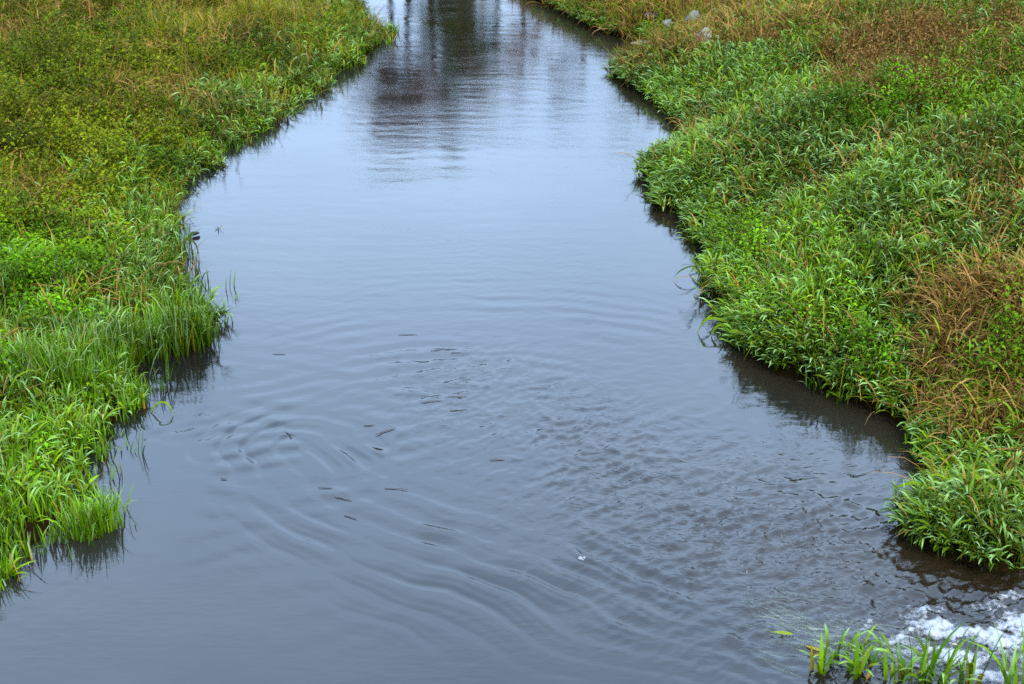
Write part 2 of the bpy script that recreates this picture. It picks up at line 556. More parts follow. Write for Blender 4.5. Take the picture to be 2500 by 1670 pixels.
M_WATER, N, L = new_mat('river_water')
out = N.new('ShaderNodeOutputMaterial')
pr = N.new('ShaderNodeBsdfPrincipled')
at = N.new('ShaderNodeAttribute'); at.attribute_name = 'Col'
pr.inputs['Roughness'].default_value = 0.03
pr.inputs['IOR'].default_value = 1.333
tc = N.new('ShaderNodeTexCoord'); mp = N.new('ShaderNodeMapping'); mp.inputs['Scale'].default_value = (9, 22, 1)
mp.inputs['Rotation'].default_value = (0, 0, 0.12)
nz = N.new('ShaderNodeTexNoise'); nz.inputs['Scale'].default_value = 1.0; nz.inputs['Detail'].default_value = 4
nz.inputs['Roughness'].default_value = 0.6
bp = N.new('ShaderNodeBump'); bp.inputs['Strength'].default_value = 1.0; bp.inputs['Distance'].default_value = 0.0008
L.new(tc.outputs['Object'], mp.inputs[0]); L.new(mp.outputs[0], nz.inputs['Vector'])
tt = N.new('ShaderNodeAttribute'); tt.attribute_name = 'turb'
mp2 = N.new('ShaderNodeMapping'); mp2.inputs['Scale'].default_value = (15, 33, 1); mp2.inputs['Rotation'].default_value = (0, 0, 0.45)
n2 = N.new('ShaderNodeTexNoise'); n2.noise_type = 'RIDGED_MULTIFRACTAL'; n2.inputs['Scale'].default_value = 1.0; n2.inputs['Detail'].default_value = 5
n2.inputs['Roughness'].default_value = 0.55; n2.inputs['Distortion'].default_value = 0.6
m1 = N.new('ShaderNodeMath'); m1.operation = 'MULTIPLY'
m2 = N.new('ShaderNodeMath'); m2.operation = 'MULTIPLY'; m2.inputs[1].default_value = 0.0068
m3 = N.new('ShaderNodeMath'); m3.operation = 'MULTIPLY_ADD'
n3 = N.new('ShaderNodeTexNoise'); n3.inputs['Scale'].default_value = 1.0; n3.inputs['Detail'].default_value = 3      # cat's paws: patches of finer ripple
mp3 = N.new('ShaderNodeMapping'); mp3.inputs['Scale'].default_value = (0.8, 1.3, 1)
r3 = N.new('ShaderNodeMapRange'); r3.inputs['From Min'].default_value = 0.38; r3.inputs['From Max'].default_value = 0.62
r3.inputs['To Min'].default_value = 0.0006; r3.inputs['To Max'].default_value = 0.0016
L.new(tc.outputs['Object'], mp3.inputs[0]); L.new(mp3.outputs[0], n3.inputs['Vector']); L.new(n3.outputs['Fac'], r3.inputs['Value'])
L.new(r3.outputs[0], m3.inputs[1])
bp.inputs['Distance'].default_value = 1.0
L.new(tc.outputs['Object'], mp2.inputs[0]); L.new(mp2.outputs[0], n2.inputs['Vector'])
L.new(n2.outputs['Fac'], m1.inputs[0]); L.new(tt.outputs['Fac'], m1.inputs[1]); L.new(m1.outputs[0], m2.inputs[0])
L.new(nz.outputs['Fac'], m3.inputs[0]); L.new(m2.outputs[0], m3.inputs[2])
L.new(m3.outputs[0], bp.inputs['Height']); L.new(bp.outputs[0], pr.inputs['Normal'])
L.new(at.outputs['Color'], pr.inputs['Base Color']); L.new(pr.outputs[0], out.inputs['Surface'])
water = mesh_obj('water', np.stack([Xw, Yw, Zw], -1).reshape(-1, 3), grid_faces(nu, nv), M_WATER, wc.reshape(-1, 3), extra={'turb': (np.clip(turb_mask(Xw, Yw), 0, 1.2) * sm(.25, .62, fbm(Xw * 1.5, Yw * 1.5, 99, 3))).ravel()})
tag(water, kind='structure')

# ------------------------------------------------------------------ foam at the inflow
fx, fy = np.arange(0.9, 4.6, 0.007), np.arange(4.6, 7.6, 0.007)
X, Y = np.meshgrid(fx, fy)
fm = np.zeros(X.shape)
for px, py, rx, ry, a in ((2290, 1500, 140, 60, .62), (2150, 1440, 110, 20, .8), (2255, 1462, 110, 32, 1.0), (2200, 1505, 100, 34, .95), (2345, 1440, 90, 34, 1.0), (2090, 1470, 60, 14, .7),
                          (2270, 1550, 60, 18, .9), (2420, 1480, 120, 60, 1.0), (2340, 1520, 70, 20, .5), (2120, 1405, 50, 9, .45),
                          (2330, 1372, 40, 9, .5), (2240, 1390, 60, 8, .5), (2130, 1530, 50, 20, .5), (1985, 1440, 40, 9, .3)):
    fm = np.maximum(fm, a * blob(X, Y, px, py, rx, ry))
wxx = X * 0.9 + 0.45 * Y + 0.12 * (fbm(X * 5, Y * 5, 110, 3) - .5)
wyy = Y * 0.9 - 0.45 * X + 0.12 * (fbm(X * 5, Y * 5, 113, 3) - .5)
strand = 1 - np.abs(2 * fbm(wxx * 4.5, wyy * 7.5, 115, 3) - 1)
speck = fbm(X * 38, Y * 46, 118, 3)
val = fm * 0.75 + 0.95 * (strand - 0.72) + 0.75 * (speck - 0.5)
keep_v = (val > 0.16) & (fm > 0.06)
Zf = wave_h(X, Y) + 0.004 + 0.010 * np.clip(val - 0.35, 0, .8) + 0.008 * speck * sm(.3, .6, val)
F = grid_faces(len(fx), len(fy))
F = F[keep_v.ravel()[F].sum(1) >= 3]
used, inv = np.unique(F, return_inverse=True)
M_FOAM, N, L = new_mat('foam')
out = N.new('ShaderNodeOutputMaterial'); pr = N.new('ShaderNodeBsdfPrincipled')
pr.inputs['Roughness'].default_value = 0.6
at = N.new('ShaderNodeAttribute'); at.attribute_name = 'thick'
tc = N.new('ShaderNodeTexCoord'); nz = N.new('ShaderNodeTexNoise'); nz.inputs['Scale'].default_value = 55; nz.inputs['Detail'].default_value = 6
nz.inputs['Roughness'].default_value = 0.7
cr = N.new('ShaderNodeValToRGB'); cr.color_ramp.elements[0].position = 0.3; cr.color_ramp.elements[1].position = 0.66
cr.color_ramp.elements[0].color = (0.12, 0.12, 0.125, 1); cr.color_ramp.elements[1].color = (0.19, 0.197, 0.205, 1)
ma = N.new('ShaderNodeMath'); ma.operation = 'ADD'
mr = N.new('ShaderNodeMapRange'); mr.inputs['From Min'].default_value = 0.68; mr.inputs['From Max'].default_value = 1.32
mr.interpolation_type = 'SMOOTHSTEP'
bp = N.new('ShaderNodeBump'); bp.inputs['Strength'].default_value = 0.6; bp.inputs['Distance'].default_value = 0.01
L.new(at.outputs['Fac'], ma.inputs[0]); L.new(nz.outputs['Fac'], ma.inputs[1]); L.new(ma.outputs[0], mr.inputs['Value'])
L.new(mr.outputs[0], pr.inputs['Alpha'])
L.new(tc.outputs['Object'], nz.inputs['Vector']); L.new(nz.outputs['Fac'], cr.inputs[0]); L.new(cr.outputs[0], pr.inputs['Base Color'])
L.new(nz.outputs['Fac'], bp.inputs['Height']); L.new(bp.outputs[0], pr.inputs['Normal']); L.new(pr.outputs[0], out.inputs['Surface'])
foam = mesh_obj('foam', np.stack([X, Y, Zf], -1).reshape(-1, 3)[used], inv.reshape(-1, 4), M_FOAM, extra={'thick': val.ravel()[used]})
tag(foam, 'white broken foam on the churning water by the foreground grass', 'foam', kind='stuff')

# ------------------------------------------------------------------ vegetation fields
def tblob(x, y, px, py, rx, ry):
    c, a = tp(px * K, py * K), tp((px + rx) * K, py * K)
    b, b2 = tp(px * K, (py - ry) * K), tp(px * K, (py + ry) * K)
    ax = max(abs(a[0] - c[0]), 0.05)
    ay = max(0.5 * abs(b[1] - b2[1]), 0.08)
    return np.exp(-(((x - c[0]) / ax) ** 2 + ((y - c[1]) / ay) ** 2))


PATCH = {
    'weed': [(80, 520, 130, 60, 1.6), (190, 590, 60, 50, 1.5), (120, 640, 90, 60, 1.2), (300, 330, 200, 70, 1.3), (120, 250, 200, 90, 1.2),
             (330, 370, 90, 45, 1.2), (560, 150, 110, 25, 1.1), (730, 90, 50, 18, 1.0), (250, 130, 150, 60, .8), (2060, 225, 130, 40, 2.4), (1950, 260, 90, 40, 1.6),
             (2230, 130, 130, 90, 1.6), (2300, 300, 80, 70, 1.2), (1830, 110, 90, 30, 1.3), (1700, 560, 80, 50, .7), (2000, 560, 120, 50, .6), (1900, 800, 90, 40, .6),
             (2000, 870, 80, 40, .9), (2300, 780, 50, 60, 1.0), (1650, 555, 60, 30, .8), (1800, 420, 100, 40, .5), (2250, 940, 80, 30, .6), (1450, 40, 60, 15, .8)],
    'dry': [(2210, 830, 120, 90, 1.5), (2300, 770, 80, 160, 1.7), (2200, 700, 80, 70, 1.0), (2330, 640, 50, 60, 1.0), (2150, 700, 70, 50, .7), (2250, 960, 100, 40, 1.1), (2130, 930, 60, 25, .8), (2080, 560, 60, 18, .8),
            (2300, 500, 60, 40, .7), (500, 100, 160, 25, .6), (330, 200, 160, 18, .45), (120, 40, 120, 40, .7), (80, 430, 120, 25, .9), (290, 690, 50, 16, .9), (230, 655, 60, 16, .7),
            (430, 610, 40, 30, .5), (1400, 75, 120, 18, 1.0), (1620, 95, 120, 18, 1.0), (1750, 80, 80, 20, 1.1), (1560, 20, 120, 15, .7), (1980, 190, 120, 25, .5), (2340, 430, 40, 30, .7),
            (640, 260, 20, 6, .6), (1240, 15, 50, 10, 1.0), (2050, 80, 200, 40, .5), (1870, 40, 100, 30, .7), (420, 240, 90, 16, .5)],
    'stem': [(2150, 130, 170, 55, 1.15), (2020, 175, 120, 40, 1.0), (2000, 100, 150, 30, .6), (2100, 205, 90, 22, .8), (2320, 60, 60, 40, .6), (2330, 740, 40, 80, 1.0), (2250, 400, 80, 60, .25),
             (350, 445, 50, 25, .5), (1660, 30, 60, 18, .7), (300, 260, 150, 25, .3)],
    'meadow': [(2100, 20, 140, 20, .7), (1950, 20, 90, 18, 1.0), (1650, 30, 120, 20, .8), (1480, 50, 100, 20, .9), (2150, 620, 80, 60, .5), (2250, 480, 80, 50, .6), (2200, 360, 90, 50, .5)],
}


def weights(x, y):
    d, side = look(G_D, x, y), near_side(x, y)
    Lf, Rt = side < 0, side > 0
    n1, n2 = fbm(x * 0.8, y * 0.5, 200, 4), fbm(x * 1.3, y * 0.9, 210, 3)
    nearl = sm(12.5, 9.5, y)
    P = {k: sum(a * tblob(x, y, *q) for *q, a in v) for k, v in PATCH.items()}
    W = {}
    edge = np.exp(-(np.maximum(d, 0) / (0.5 + 1.0 * n1)) ** 2)
    W['reed'] = Lf * (0.9 * edge * (0.4 + n2) * (y < 21) + 0.15 * nearl * n2 + 0.75 * sm(.55, .68, n2) * edge) \
        + Rt * (0.25 + 0.95 * np.exp(-(d / 3.8) ** 2)) * (0.75 + 0.5 * n2) * sm(20.3, 17.8, y)
    W['reed'] = W['reed'] + Rt * 0.25 * sm(.5, .65, n2)
    W['lush'] = Lf * np.maximum(nearl * (0.55 + .6 * n1), 0.75 * np.exp(-(d / 0.75) ** 2) * sm(.3, .6, n2)) + Rt * (0.22 + 0.5 * sm(8.5, 7, y) + .5 * np.exp(-(d / .5) ** 2))
    W['meadow'] = Lf * (1 - nearl * .9) * (0.45 + 0.6 * (1 - edge)) * (0.25 + 1.1 * n1) + Rt * (0.12 + 0.5 * sm(3, 6, d)) * (0.3 + n2) + P['meadow']
    W['weed'] = Lf * (1 - edge) * sm(.38, .62, 1 - n1) * (0.95 - .4 * nearl) + Rt * (0.12 + 0.3 * sm(3, 6, d)) * sm(.4, .6, n1 * .5 + n2 * .5) + P['weed']
    W['dry'] = Lf * (0.10 + 0.3 * sm(.5, .68, n2)) * (1 - edge) * (1 - .5 * nearl) + Rt * (0.05 + 0.12 * sm(2, 6, d)) + P['dry']
    far = Rt * sm(18.6, 19.8, y)
    W['dry'] = W['dry'] + far * .75 * np.exp(-(d / 1.2) ** 2) * (.4 + n2)
    W['meadow'] = W['meadow'] + far * .9 * np.exp(-(d / 1.6) ** 2)
    W['stem'] = Rt * 0.04 * sm(2, 5, d) + P['stem']
    # the special patches push the waterside grasses back
    k = 1 / (1 + 0.9 * np.maximum(P['weed'], 0) + 4 * P['dry'] + 5 * P['stem'])
    W['reed'] = W['reed'] * k
    W['lush'] = W['lush'] * k
    W['meadow'] = W['meadow'] * (0.4 + .6 * k)
    W['weed'] = W['weed'] / (1 + 1.5 * P['stem'] + .8 * P['dry'])
    d2 = d + np.where(Lf, 0.5, 0.25) * (fbm(x * 2.3, y * 2.3, 220, 3) - 0.5)
    onland = np.where(Rt, sm(-0.04, 0.14, d2), sm(-0.02, 0.20, d2))
    return W, d, side, onland


STONE_AT = [tp(*q) for q in ((1720, 83), (1692, 47), (1630, 51), (1592, 28), (1747, 19), (1627, 77))]


def sample(species, dens, side):
    """random plants of a species on one bank, denser near the camera"""
    bx = (-15.0, 0.5) if side < 0 else (-0.8, 16.0)
    by = (4.2, 33.0)
    n = int(dens * (bx[1] - bx[0]) * (by[1] - by[0]))
    x, y = U(*bx, n), U(*by, n)
    dist = np.hypot(x, y)
    h = look(G_H, x, y)
    zc = y * CP + (CAM_H - h) * SP
    u, vv = x / zc, ((h - CAM_H) * CP + y * SP) / zc
    vis = (np.abs(u) < 0.36 + 2.4 / zc) & (vv < 0.2405 + 1.2 / zc) & (vv > -0.2405 - 1.1 / zc)
    x, y, dist = x[vis], y[vis], dist[vis]
    W, d, sd_, on = weights(x, y)
    lod = np.clip(9.0 / dist, 0.42, 1)
    for sx_, sy_, _ in STONE_AT:                            # the far stones lie in bare spots
        on = on * np.where((np.abs(x - sx_) < .16) & (y < sy_ + .1) & (y > sy_ - .6), .3, 1)
    ok = (rng.random(len(x)) < np.clip(W[species], 0, 1.6) / 1.6 * on * lod) & (sd_ == side) & (d > -0.12)
    x, y = x[ok], y[ok]
    size = np.clip((dist[ok] / 12) ** 0.4, 1, 1.3)
    return x, y, look(G_H, x, y), d[ok], size


def tint(n, a, b, lo=0.7, hi=1.25):
    t = rng.random(n)[:, None]
    return (np.array(a) * (1 - t) + np.array(b) * t) * U(lo, hi, n)[:, None]


def hmul(x, y):
    return 0.48 + 1.0 * sm(.22, .78, fbm(x * 1.5, y * 1.5, 300, 3))


def clumpcol(x, y):
    return (0.55 + 0.9 * sm(.25, .75, fbm(x * 1.8, y * 1.8, 310, 3)))[:, None]


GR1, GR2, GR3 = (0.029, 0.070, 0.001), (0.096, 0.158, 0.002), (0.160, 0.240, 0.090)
OL1, OL2 = (0.066, 0.072, 0.001), (0.190, 0.140, 0.002)
WD1, WD2 = (0.032, 0.062, 0.001), (0.080, 0.112, 0.002)
ST1, ST2 = (0.110, 0.048, 0.006), (0.280, 0.160, 0.045)
BR1, BR2 = (0.070, 0.028, 0.006), (0.130, 0.060, 0.012)


def reed(B, x, y, z, size, k=6, hs=1.0, out_az=None, bias=0.0, leafw=1.0):
    n = len(x)
    if not n:
        return
    sh_ = U(0.08, 0.25, n) * hs * hmul(x, y)
    saz, sl = U(0, 6.283, n), np.abs(rng.normal(0, 11, n))
    if out_az is not None:
        m = rng.random(n) < bias
        saz = np.where(m, out_az + rng.normal(0, .5, n), saz)
        sl = np.where(m, sl + 14, sl)
    base = np.stack([x, y, z], 1)
    cc = clumpcol(x, y)
    col = tint(n, GR1, GR2) * cc
    blades(B, base, saz, sl, sl * .6, sh_ * 1.05, 0.007 * size, col * np.array([1.1, .95, .9]), nseg=2)
    for j in range(k):
        f = U(0.25, 1.0, n)
        r = np.radians(sl * (1 + .3 * f))
        bb = base + np.stack([np.sin(r) * np.cos(saz), np.sin(r) * np.sin(saz), np.cos(r)], 1) * (sh_ * f)[:, None]
        a = U(0, 6.283, n)
        if out_az is not None:
            a = np.where(rng.random(n) < bias, out_az + rng.normal(0, .8, n), a)
        c = tint(n, GR1, GR2) * cc
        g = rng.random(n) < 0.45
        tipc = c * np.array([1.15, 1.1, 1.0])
        tipc[g] = tint(int(g.sum()), (.14, .27, .045), (.27, .40, .16), .8, 1.2)  # sky highlight on the bent-over tips, painted into the leaf colour
        yl = rng.random(n) < 0.05
        c[yl] = tint(int(yl.sum()), (.12, .11, .004), (.19, .13, .012))
        L_ = U(0.085, 0.20, n) * size ** .3 * (0.7 + .3 * hs)
        blades(B, bb, a, U(12, 48, n), U(35, 115, n), L_, U(0.010, 0.019, n) * size * leafw, c, tip=tipc, nseg=4, p=1.5, root=c * np.array([.6, .38, .4]))  # brownish leaf bases, also painted darker for the shade in the gaps


def lush(B, x, y, z, size, k=5, hs=1.0, wd=1.0, pk=.28):
    n = len(x)
    if not n:
        return
    cc = clumpcol(x, y)
    base0 = np.stack([x, y, z - 0.02], 1)
    hm = hmul(x, y)
    for j in range(k):
        base = base0 + np.stack([rng.normal(0, .02, n), rng.normal(0, .02, n), np.zeros(n)], 1)
        c = tint(n, (0.027, 0.082, 0.001), (0.088, 0.172, 0.002)) * cc
        yl = rng.random(n) < 0.06
        c[yl] = tint(int(yl.sum()), (.12, .11, .004), (.19, .13, .012))
        kink = rng.random(n) < pk
        tipc = c * 1.1
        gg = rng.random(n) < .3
        tipc[gg] = tint(int(gg.sum()), (.13, .20, .05), (.22, .30, .14), .8, 1.2)  # some tips coloured pale to stand for sky glint
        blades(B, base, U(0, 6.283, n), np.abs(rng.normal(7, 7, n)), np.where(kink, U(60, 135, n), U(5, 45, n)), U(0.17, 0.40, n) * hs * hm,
               U(0.007, 0.014, n) * size * wd, c, tip=tipc, nseg=5, p=2.6, root=c * np.array([.7, .42, .4]))  # brown sheaths, with the shade between blades painted in


def meadow(B, x, y, z, size, k=7):
    n = len(x)
    if not n:
        return
    cc = clumpcol(x, y)
    dryness = sm(.45, .65, fbm(x * 1.1, y * .8, 330, 3))
    for j in range(k):
        base = np.stack([x + rng.normal(0, .05, n), y + rng.normal(0, .05, n), z - 0.01 + U(0, .08, n)], 1)
        c = tint(n, OL1, OL2) * cc
        gq = rng.random(n) < 0.30
        c[gq] = tint(int(gq.sum()), GR1, GR2)
        dq = rng.random(n) < 0.06 + 0.22 * dryness
        c[dq] = tint(int(dq.sum()), (.2, .13, .03), ST2, .6, 1.1)
        blades(B, base, U(0, 6.283, n), U(5, 60, n), U(10, 90, n), U(0.10, 0.30, n) * hmul(x, y) * size, U(0.004, 0.008, n) * size, c, nseg=3)


def weed(B, x, y, z, size, side):
    n = len(x)
    if not n:
        return
    hgt = U(0.14, 0.40, n) * hmul(x, y)
    cc = clumpcol(x, y)
    # bright young patches by the right bank and the near left corner, duller olive ones elsewhere
    if side > 0:
        br = np.clip(1.3 * tblob(x, y, 2050, 235, 140, 50) + tblob(x, y, 1850, 700, 400, 300), 0, 1)
    else:
        br = np.clip(sm(13, 10, y) * 0.9, 0, 1)
    br = br[:, None]
    mixv = sm(.35, .65, fbm(x * .7, y * .6, 350, 3))[:, None]
    dk = np.array([0.9, 0.95, 1.0]) if side > 0 else np.array([1.3, .98, 0.9]) * mixv + np.array([.62, .72, .9]) * (1 - mixv)
    stemc = tint(n, (.05, .05, .01), (.06, .09, .01))
    base = np.stack([x, y, z], 1)
    saz, sl = U(0, 6.283, n), np.abs(rng.normal(0, 14, n))
    blades(B, base, saz, sl, sl * .3, hgt, 0.005 * size, stemc, nseg=2)
    sv_ = np.stack([np.sin(np.radians(sl)) * np.cos(saz), np.sin(np.radians(sl)) * np.sin(saz), np.cos(np.radians(sl))], 1)
    for t in range(7):
        f = np.clip((t + 1) / 7 + U(-.06, .06, n), .1, 1.02)
        p = base + sv_ * (hgt * f)[:, None]
        a0 = U(0, 6.283, n)
        for q in range(4):
            a = a0 + q * 1.57 + U(-.4, .4, n)
            off = np.stack([np.cos(a), np.sin(a), U(-.1, .35, n)], 1) * (U(0.0, 0.085, n) * (1.15 - .6 * f))[:, None]
            c = tint(n, WD1, WD2, .75, 1.2) * dk * (1 - br) + tint(n, (.045, .130, .001), (.095, .210, .002), .7, 1.3) * br
            c = c * cc
            L_ = U(.024, .050, n) * (1.25 - .45 * f) * size * (1.25 if side < 0 else 1)
            leaflets(B, p + off, a + U(-.7, .7, n), U(-25, 35, n), L_, L_ * U(.45, .7, n), c)


def dry(B, x, y, z, size, k=6):
    n = len(x)
    if not n:
        return
    for j in range(k):
        base = np.stack([x + rng.normal(0, .03, n), y + rng.normal(0, .03, n), z + U(0, .12, n)], 1)
        c = tint(n, ST1, ST2, .4, 1.1)
        q = rng.random(n) < .3
        c[q] = tint(int(q.sum()), (.09, .05, .012), (.2, .11, .025))
        q = rng.random(n) < .12
        c[q] = tint(int(q.sum()), OL1, GR2)
        blades(B, base, U(0, 6.283, n), U(10, 70, n), U(20, 120, n), U(.14, .38, n) * size, U(.006, .014, n) * size, c, nseg=4)


def stem(B, x, y, z, size, k=4):
    n = len(x)
    if not n:
        return
    for j in range(k):
        base = np.stack([x + rng.normal(0, .04, n), y + rng.normal(0, .04, n), z], 1)
        c = tint(n, BR1, BR2)
        a, l_, Ln = U(0, 6.283, n), U(5, 40, n), U(.2, .55, n)
        blades(B, base, a, l_, U(-10, 25, n), Ln, U(.004, .007, n) * size, c, nseg=2)
        d = np.stack([np.sin(np.radians(l_)) * np.cos(a), np.sin(np.radians(l_)) * np.sin(a), np.cos(np.radians(l_))], 1)
        for q in range(4):
            p = base + d * (Ln * U(.35, 1, n))[:, None]
            leaflets(B, p, U(0, 6.283, n), U(-40, 50, n), U(.02, .05, n) * size, U(.012, .024, n) * size, tint(n, (.09, .045, .012), (.17, .10, .03), .6, 1.2))


SIDES = {-1: 'left', 1: 'right'}
STUFF = (
    ('reed', 'reed_grass', M_GRASS, {-1: 'broad bladed grass with pale bent tips along the left bank', 1: 'arching broad bladed green grass covering the right bank'}, 'grass', {-1: 440, 1: 600}),
    ('lush', 'lush_grass', M_GRASS, {-1: 'upright bright green grass in the shallows of the left bank', 1: 'short bright grass between the broad blades on the right bank'}, 'grass', {-1: 900, 1: 420}),
    ('meadow', 'meadow_grass', M_GRASS, {-1: 'fine olive and yellow grass on the flat left meadow', 1: 'fine olive grass high on the right slope'}, 'grass', {-1: 560, 1: 460}),
    ('weed', 'leafy_weeds', M_WEED, {-1: 'low dull green leafy weeds on the left meadow', 1: 'leafy green weeds growing on the right slope'}, 'weeds', {-1: 260, 1: 260}),
    ('dry', 'dead_grass', M_DRY, {-1: 'thin straw coloured dead grass scattered on the left meadow', 1: 'tan drooping dead grass on the right slope'}, 'dead grass', {-1: 260, 1: 480}),
    ('stem', 'dead_stems', M_DRY, {-1: 'few brown dead stems on the left meadow', 1: 'brown dead stems massed high on the right slope'}, 'dead stems', {-1: 110, 1: 340}),
)
for sp, name, mat, labels, cat, dens in STUFF:
    for side in (-1, 1):
        x, y, z, d, size = sample(sp, dens[side], side)
        B = Batch()
        if sp == 'reed':
            oa = np.arctan2(-look(G_DY, x, y), -look(G_DX, x, y))
            e = np.exp(-(np.maximum(d, 0) / .7) ** 2)
            m = rng.random(len(x)) < e
            m2 = m & ((side > 0) | (y > 10.5) | (rng.random(len(x)) < .35))
            reed(B, x[m2], y[m2], z[m2], size[m2], 6, .6 if side > 0 else .7, oa[m2], .6 if side > 0 else .25)
            reed(B, x[~m], y[~m], z[~m], size[~m], 6)
            if side > 0:                                    # blades hanging over the cut bank
                P = np.array(RIGHT[6:-8])
                sl_ = np.hypot(*(P[1:] - P[:-1]).T)
                cum = np.concatenate([[0], np.cumsum(sl_)])
                ne = int(cum[-1] * 150)
                al_ = U(0, cum[-1], ne)
                ex_, ey_ = np.interp(al_, cum, P[:, 0]), np.interp(al_, cum, P[:, 1])
                gxx, gyy = look(G_DX, ex_ + .15, ey_), look(G_DY, ex_ + .15, ey_)
                nn = np.hypot(gxx, gyy) + 1e-6
                off = U(.03, .40, ne) * (0.4 + fbm(ex_ * 2, ey_ * 2, 77, 2))
                ex_, ey_ = ex_ + gxx / nn * off, ey_ + gyy / nn * off
                kp = rng.random(ne) < sm(.05, .35, fbm(ex_ * 1.3, ey_ * 1.3, 78, 3))
                ex_, ey_ = ex_[kp], ey_[kp]
                reed(B, ex_, ey_, np.maximum(look(G_H, ex_, ey_), 0.02), np.clip((np.hypot(ex_, ey_) / 12) ** .4, 1, 1.3), 5, .38,
                     np.arctan2(-look(G_DY, ex_, ey_), -look(G_DX, ex_, ey_)), .8)
        elif sp == 'lush':
            lush(B, x, y, z, size, hs=((1.0 - .4 * sm(10, 14, y)) if side < 0 else .7) * (.62 + .38 * sm(0, .6, d)))
            if side < 0:                                    # thin upright blades standing in the shallows
                P = np.array(LEFT[3:44])
                cum = np.concatenate([[0], np.cumsum(np.hypot(*(P[1:] - P[:-1]).T))])
                ne = int(cum[-1] * 190)
                al_ = U(0, cum[-1], ne)
                ex_, ey_ = np.interp(al_, cum, P[:, 0]), np.interp(al_, cum, P[:, 1])
                gxx, gyy = look(G_DX, ex_ - .12, ey_), look(G_DY, ex_ - .12, ey_)
                nn = np.hypot(gxx, gyy) + 1e-6
                off = rng.normal(.14, .15, ne)
                ex_, ey_ = ex_ + gxx / nn * off, ey_ + gyy / nn * off
                kp = rng.random(ne) < (.15 + .85 * sm(.3, .5, fbm(ex_ * 2.6, ey_ * 2.6, 79, 2))) * np.where(off < 0.02, .35, 1)
                ex_, ey_ = ex_[kp], ey_[kp]
                lush(B, ex_, ey_, np.clip(look(G_H, ex_, ey_), -0.03, 1), np.ones(len(ex_)), 3, .8 - .35 * sm(10, 14, ey_), .85, .12)
        elif sp == 'meadow':
            meadow(B, x, y, z, size)
        elif sp == 'weed':
            weed(B, x, y, z, size, side)
        elif sp == 'dry':
            dry(B, x, y, z, size)
        else:
            stem(B, x, y, z, size)
        print(name, SIDES[side], len(x), B.n)
        if B.n:
            tag(B.build(name, mat), labels[side], cat, kind='stuff')

# ------------------------------------------------------------------ single tufts one can point to
def scatter_disc(c, r, n, ry=None):
    a, q = U(0, 6.283, n), np.sqrt(rng.random(n)) * r
    return c[0] + q * np.cos(a), c[1] + q * np.sin(a) * ((ry or r) / r)


def tuft(px, py, r, n, label, kind='reed', hs=1.0, cat='grass tuft', name='grass_tuft', group=None, zoff=0.0, sz=1.0, bias=.55, mat=None, k=None, water=True, wd=1.0):
    c = gp(px * K, py * K) if water else tp(px * K, py * K)
    x, y = scatter_disc(c, r, n)
    z = (np.full(n, -0.03) if water else look(G_H, x, y)) + zoff
    B = Batch()
    s = np.full(n, sz)
    oa = np.arctan2(y - c[1], x - c[0])
    if kind == 'reed':
        reed(B, x, y, z, s, k or 6, hs, oa, bias)
    elif kind == 'lush':
        lush(B, x, y, z, s, k or 5, hs, wd)
    elif kind == 'mix':
        lush(B, x, y, z, s, 2, hs, wd)
        reed(B, x, y, z, s, 4, hs * .8, oa, .6, .95)
    elif kind == 'dry':
        dry(B, x, y, z + .05, s, k or 7)
    elif kind == 'weed':
        weed(B, x, y, z, s, 1)
    o = B.build(name, mat or M_GRASS, origin=(c[0], c[1], max(c[2], 0)))
    return tag(o, label, cat, group)


GT = 'grass tufts standing at the water'
tuft(435, 790, .16, 36, 'green grass tuft on a point of the left bank with dark reflection below it', 'lush', 1.05, group=GT)
tuft(470, 738, .11, 20, 'darker spiky grass tuft leaning off the left bank just behind the reflecting tuft', 'reed', .9, group=GT)
tuft(215, 1215, .13, 34, 'small grass tuft standing apart in the water at the lower left', 'lush', .8, group=GT)
tuft(240, 1190, .07, 10, 'few stiff broad blades at the tip of the lower left tuft', 'lush', .9, group=GT)
tuft(1540, 395, .24, 56, 'spiky dark green tuft jutting into the stream halfway up the right bank', 'reed', .95, group=GT)
tuft(1572, 352, .20, 34, 'taller thin grass tuft behind the jutting spiky tuft on the right bank', 'lush', 1.0, group=GT)
tuft(1440, 166, .30, 56, 'rounded green tuft at the tip of the far right point', 'reed', .7, sz=1.2, group=GT)
tuft(1705, 735, .18, 34, 'grass tuft arching low over the water at the middle of the right bank', 'reed', .95, group=GT)
tuft(1668, 662, .16, 28, 'pale arching tuft on the right bank next to drooping single blades', 'reed', .9, group=GT)
tuft(2130, 1190, .20, 50, 'vivid broad bladed tuft nearest the rapids on the right bank', 'reed', 1.0, group=GT)
tuft(2230, 1220, .26, 70, 'large vivid clump overhanging dark water above the foam', 'reed', 1.05, group=GT)
FG = 'grass tufts in front of the foam'
tuft(1918, 1522, .13, 8, 'short tuft at the left end of the foreground grass, beside yellow leaves', 'mix', .7, group=FG, k=4, wd=1.7, name='water_grass')
tuft(2030, 1556, .13, 7, 'low leaning tuft in the middle of the foreground grass', 'mix', .75, group=FG, k=4, wd=1.7, name='water_grass')
tuft(2150, 1570, .12, 8, 'tallest foreground tuft standing before the white foam', 'mix', 1.1, group=FG, k=4, wd=1.7, name='water_grass')
tuft(2215, 1572, .05, 3, 'slim upright blades to the right of the tallest foreground tuft', 'lush', 1.0, group=FG, k=4, wd=1.7, name='water_grass')
tuft(2335, 1590, .05, 4, 'dark bent tuft in the lower right corner of the foam', 'lush', .85, group=FG, k=4, wd=1.7, name='water_grass')
LT = 'tussocks on the banks'
tuft(490, 205, .35, 50, 'pale bladed tussock at the water side of the left meadow', 'reed', 1.1, 'grass tussock', 'grass_tussock', LT, sz=1.3, water=False)
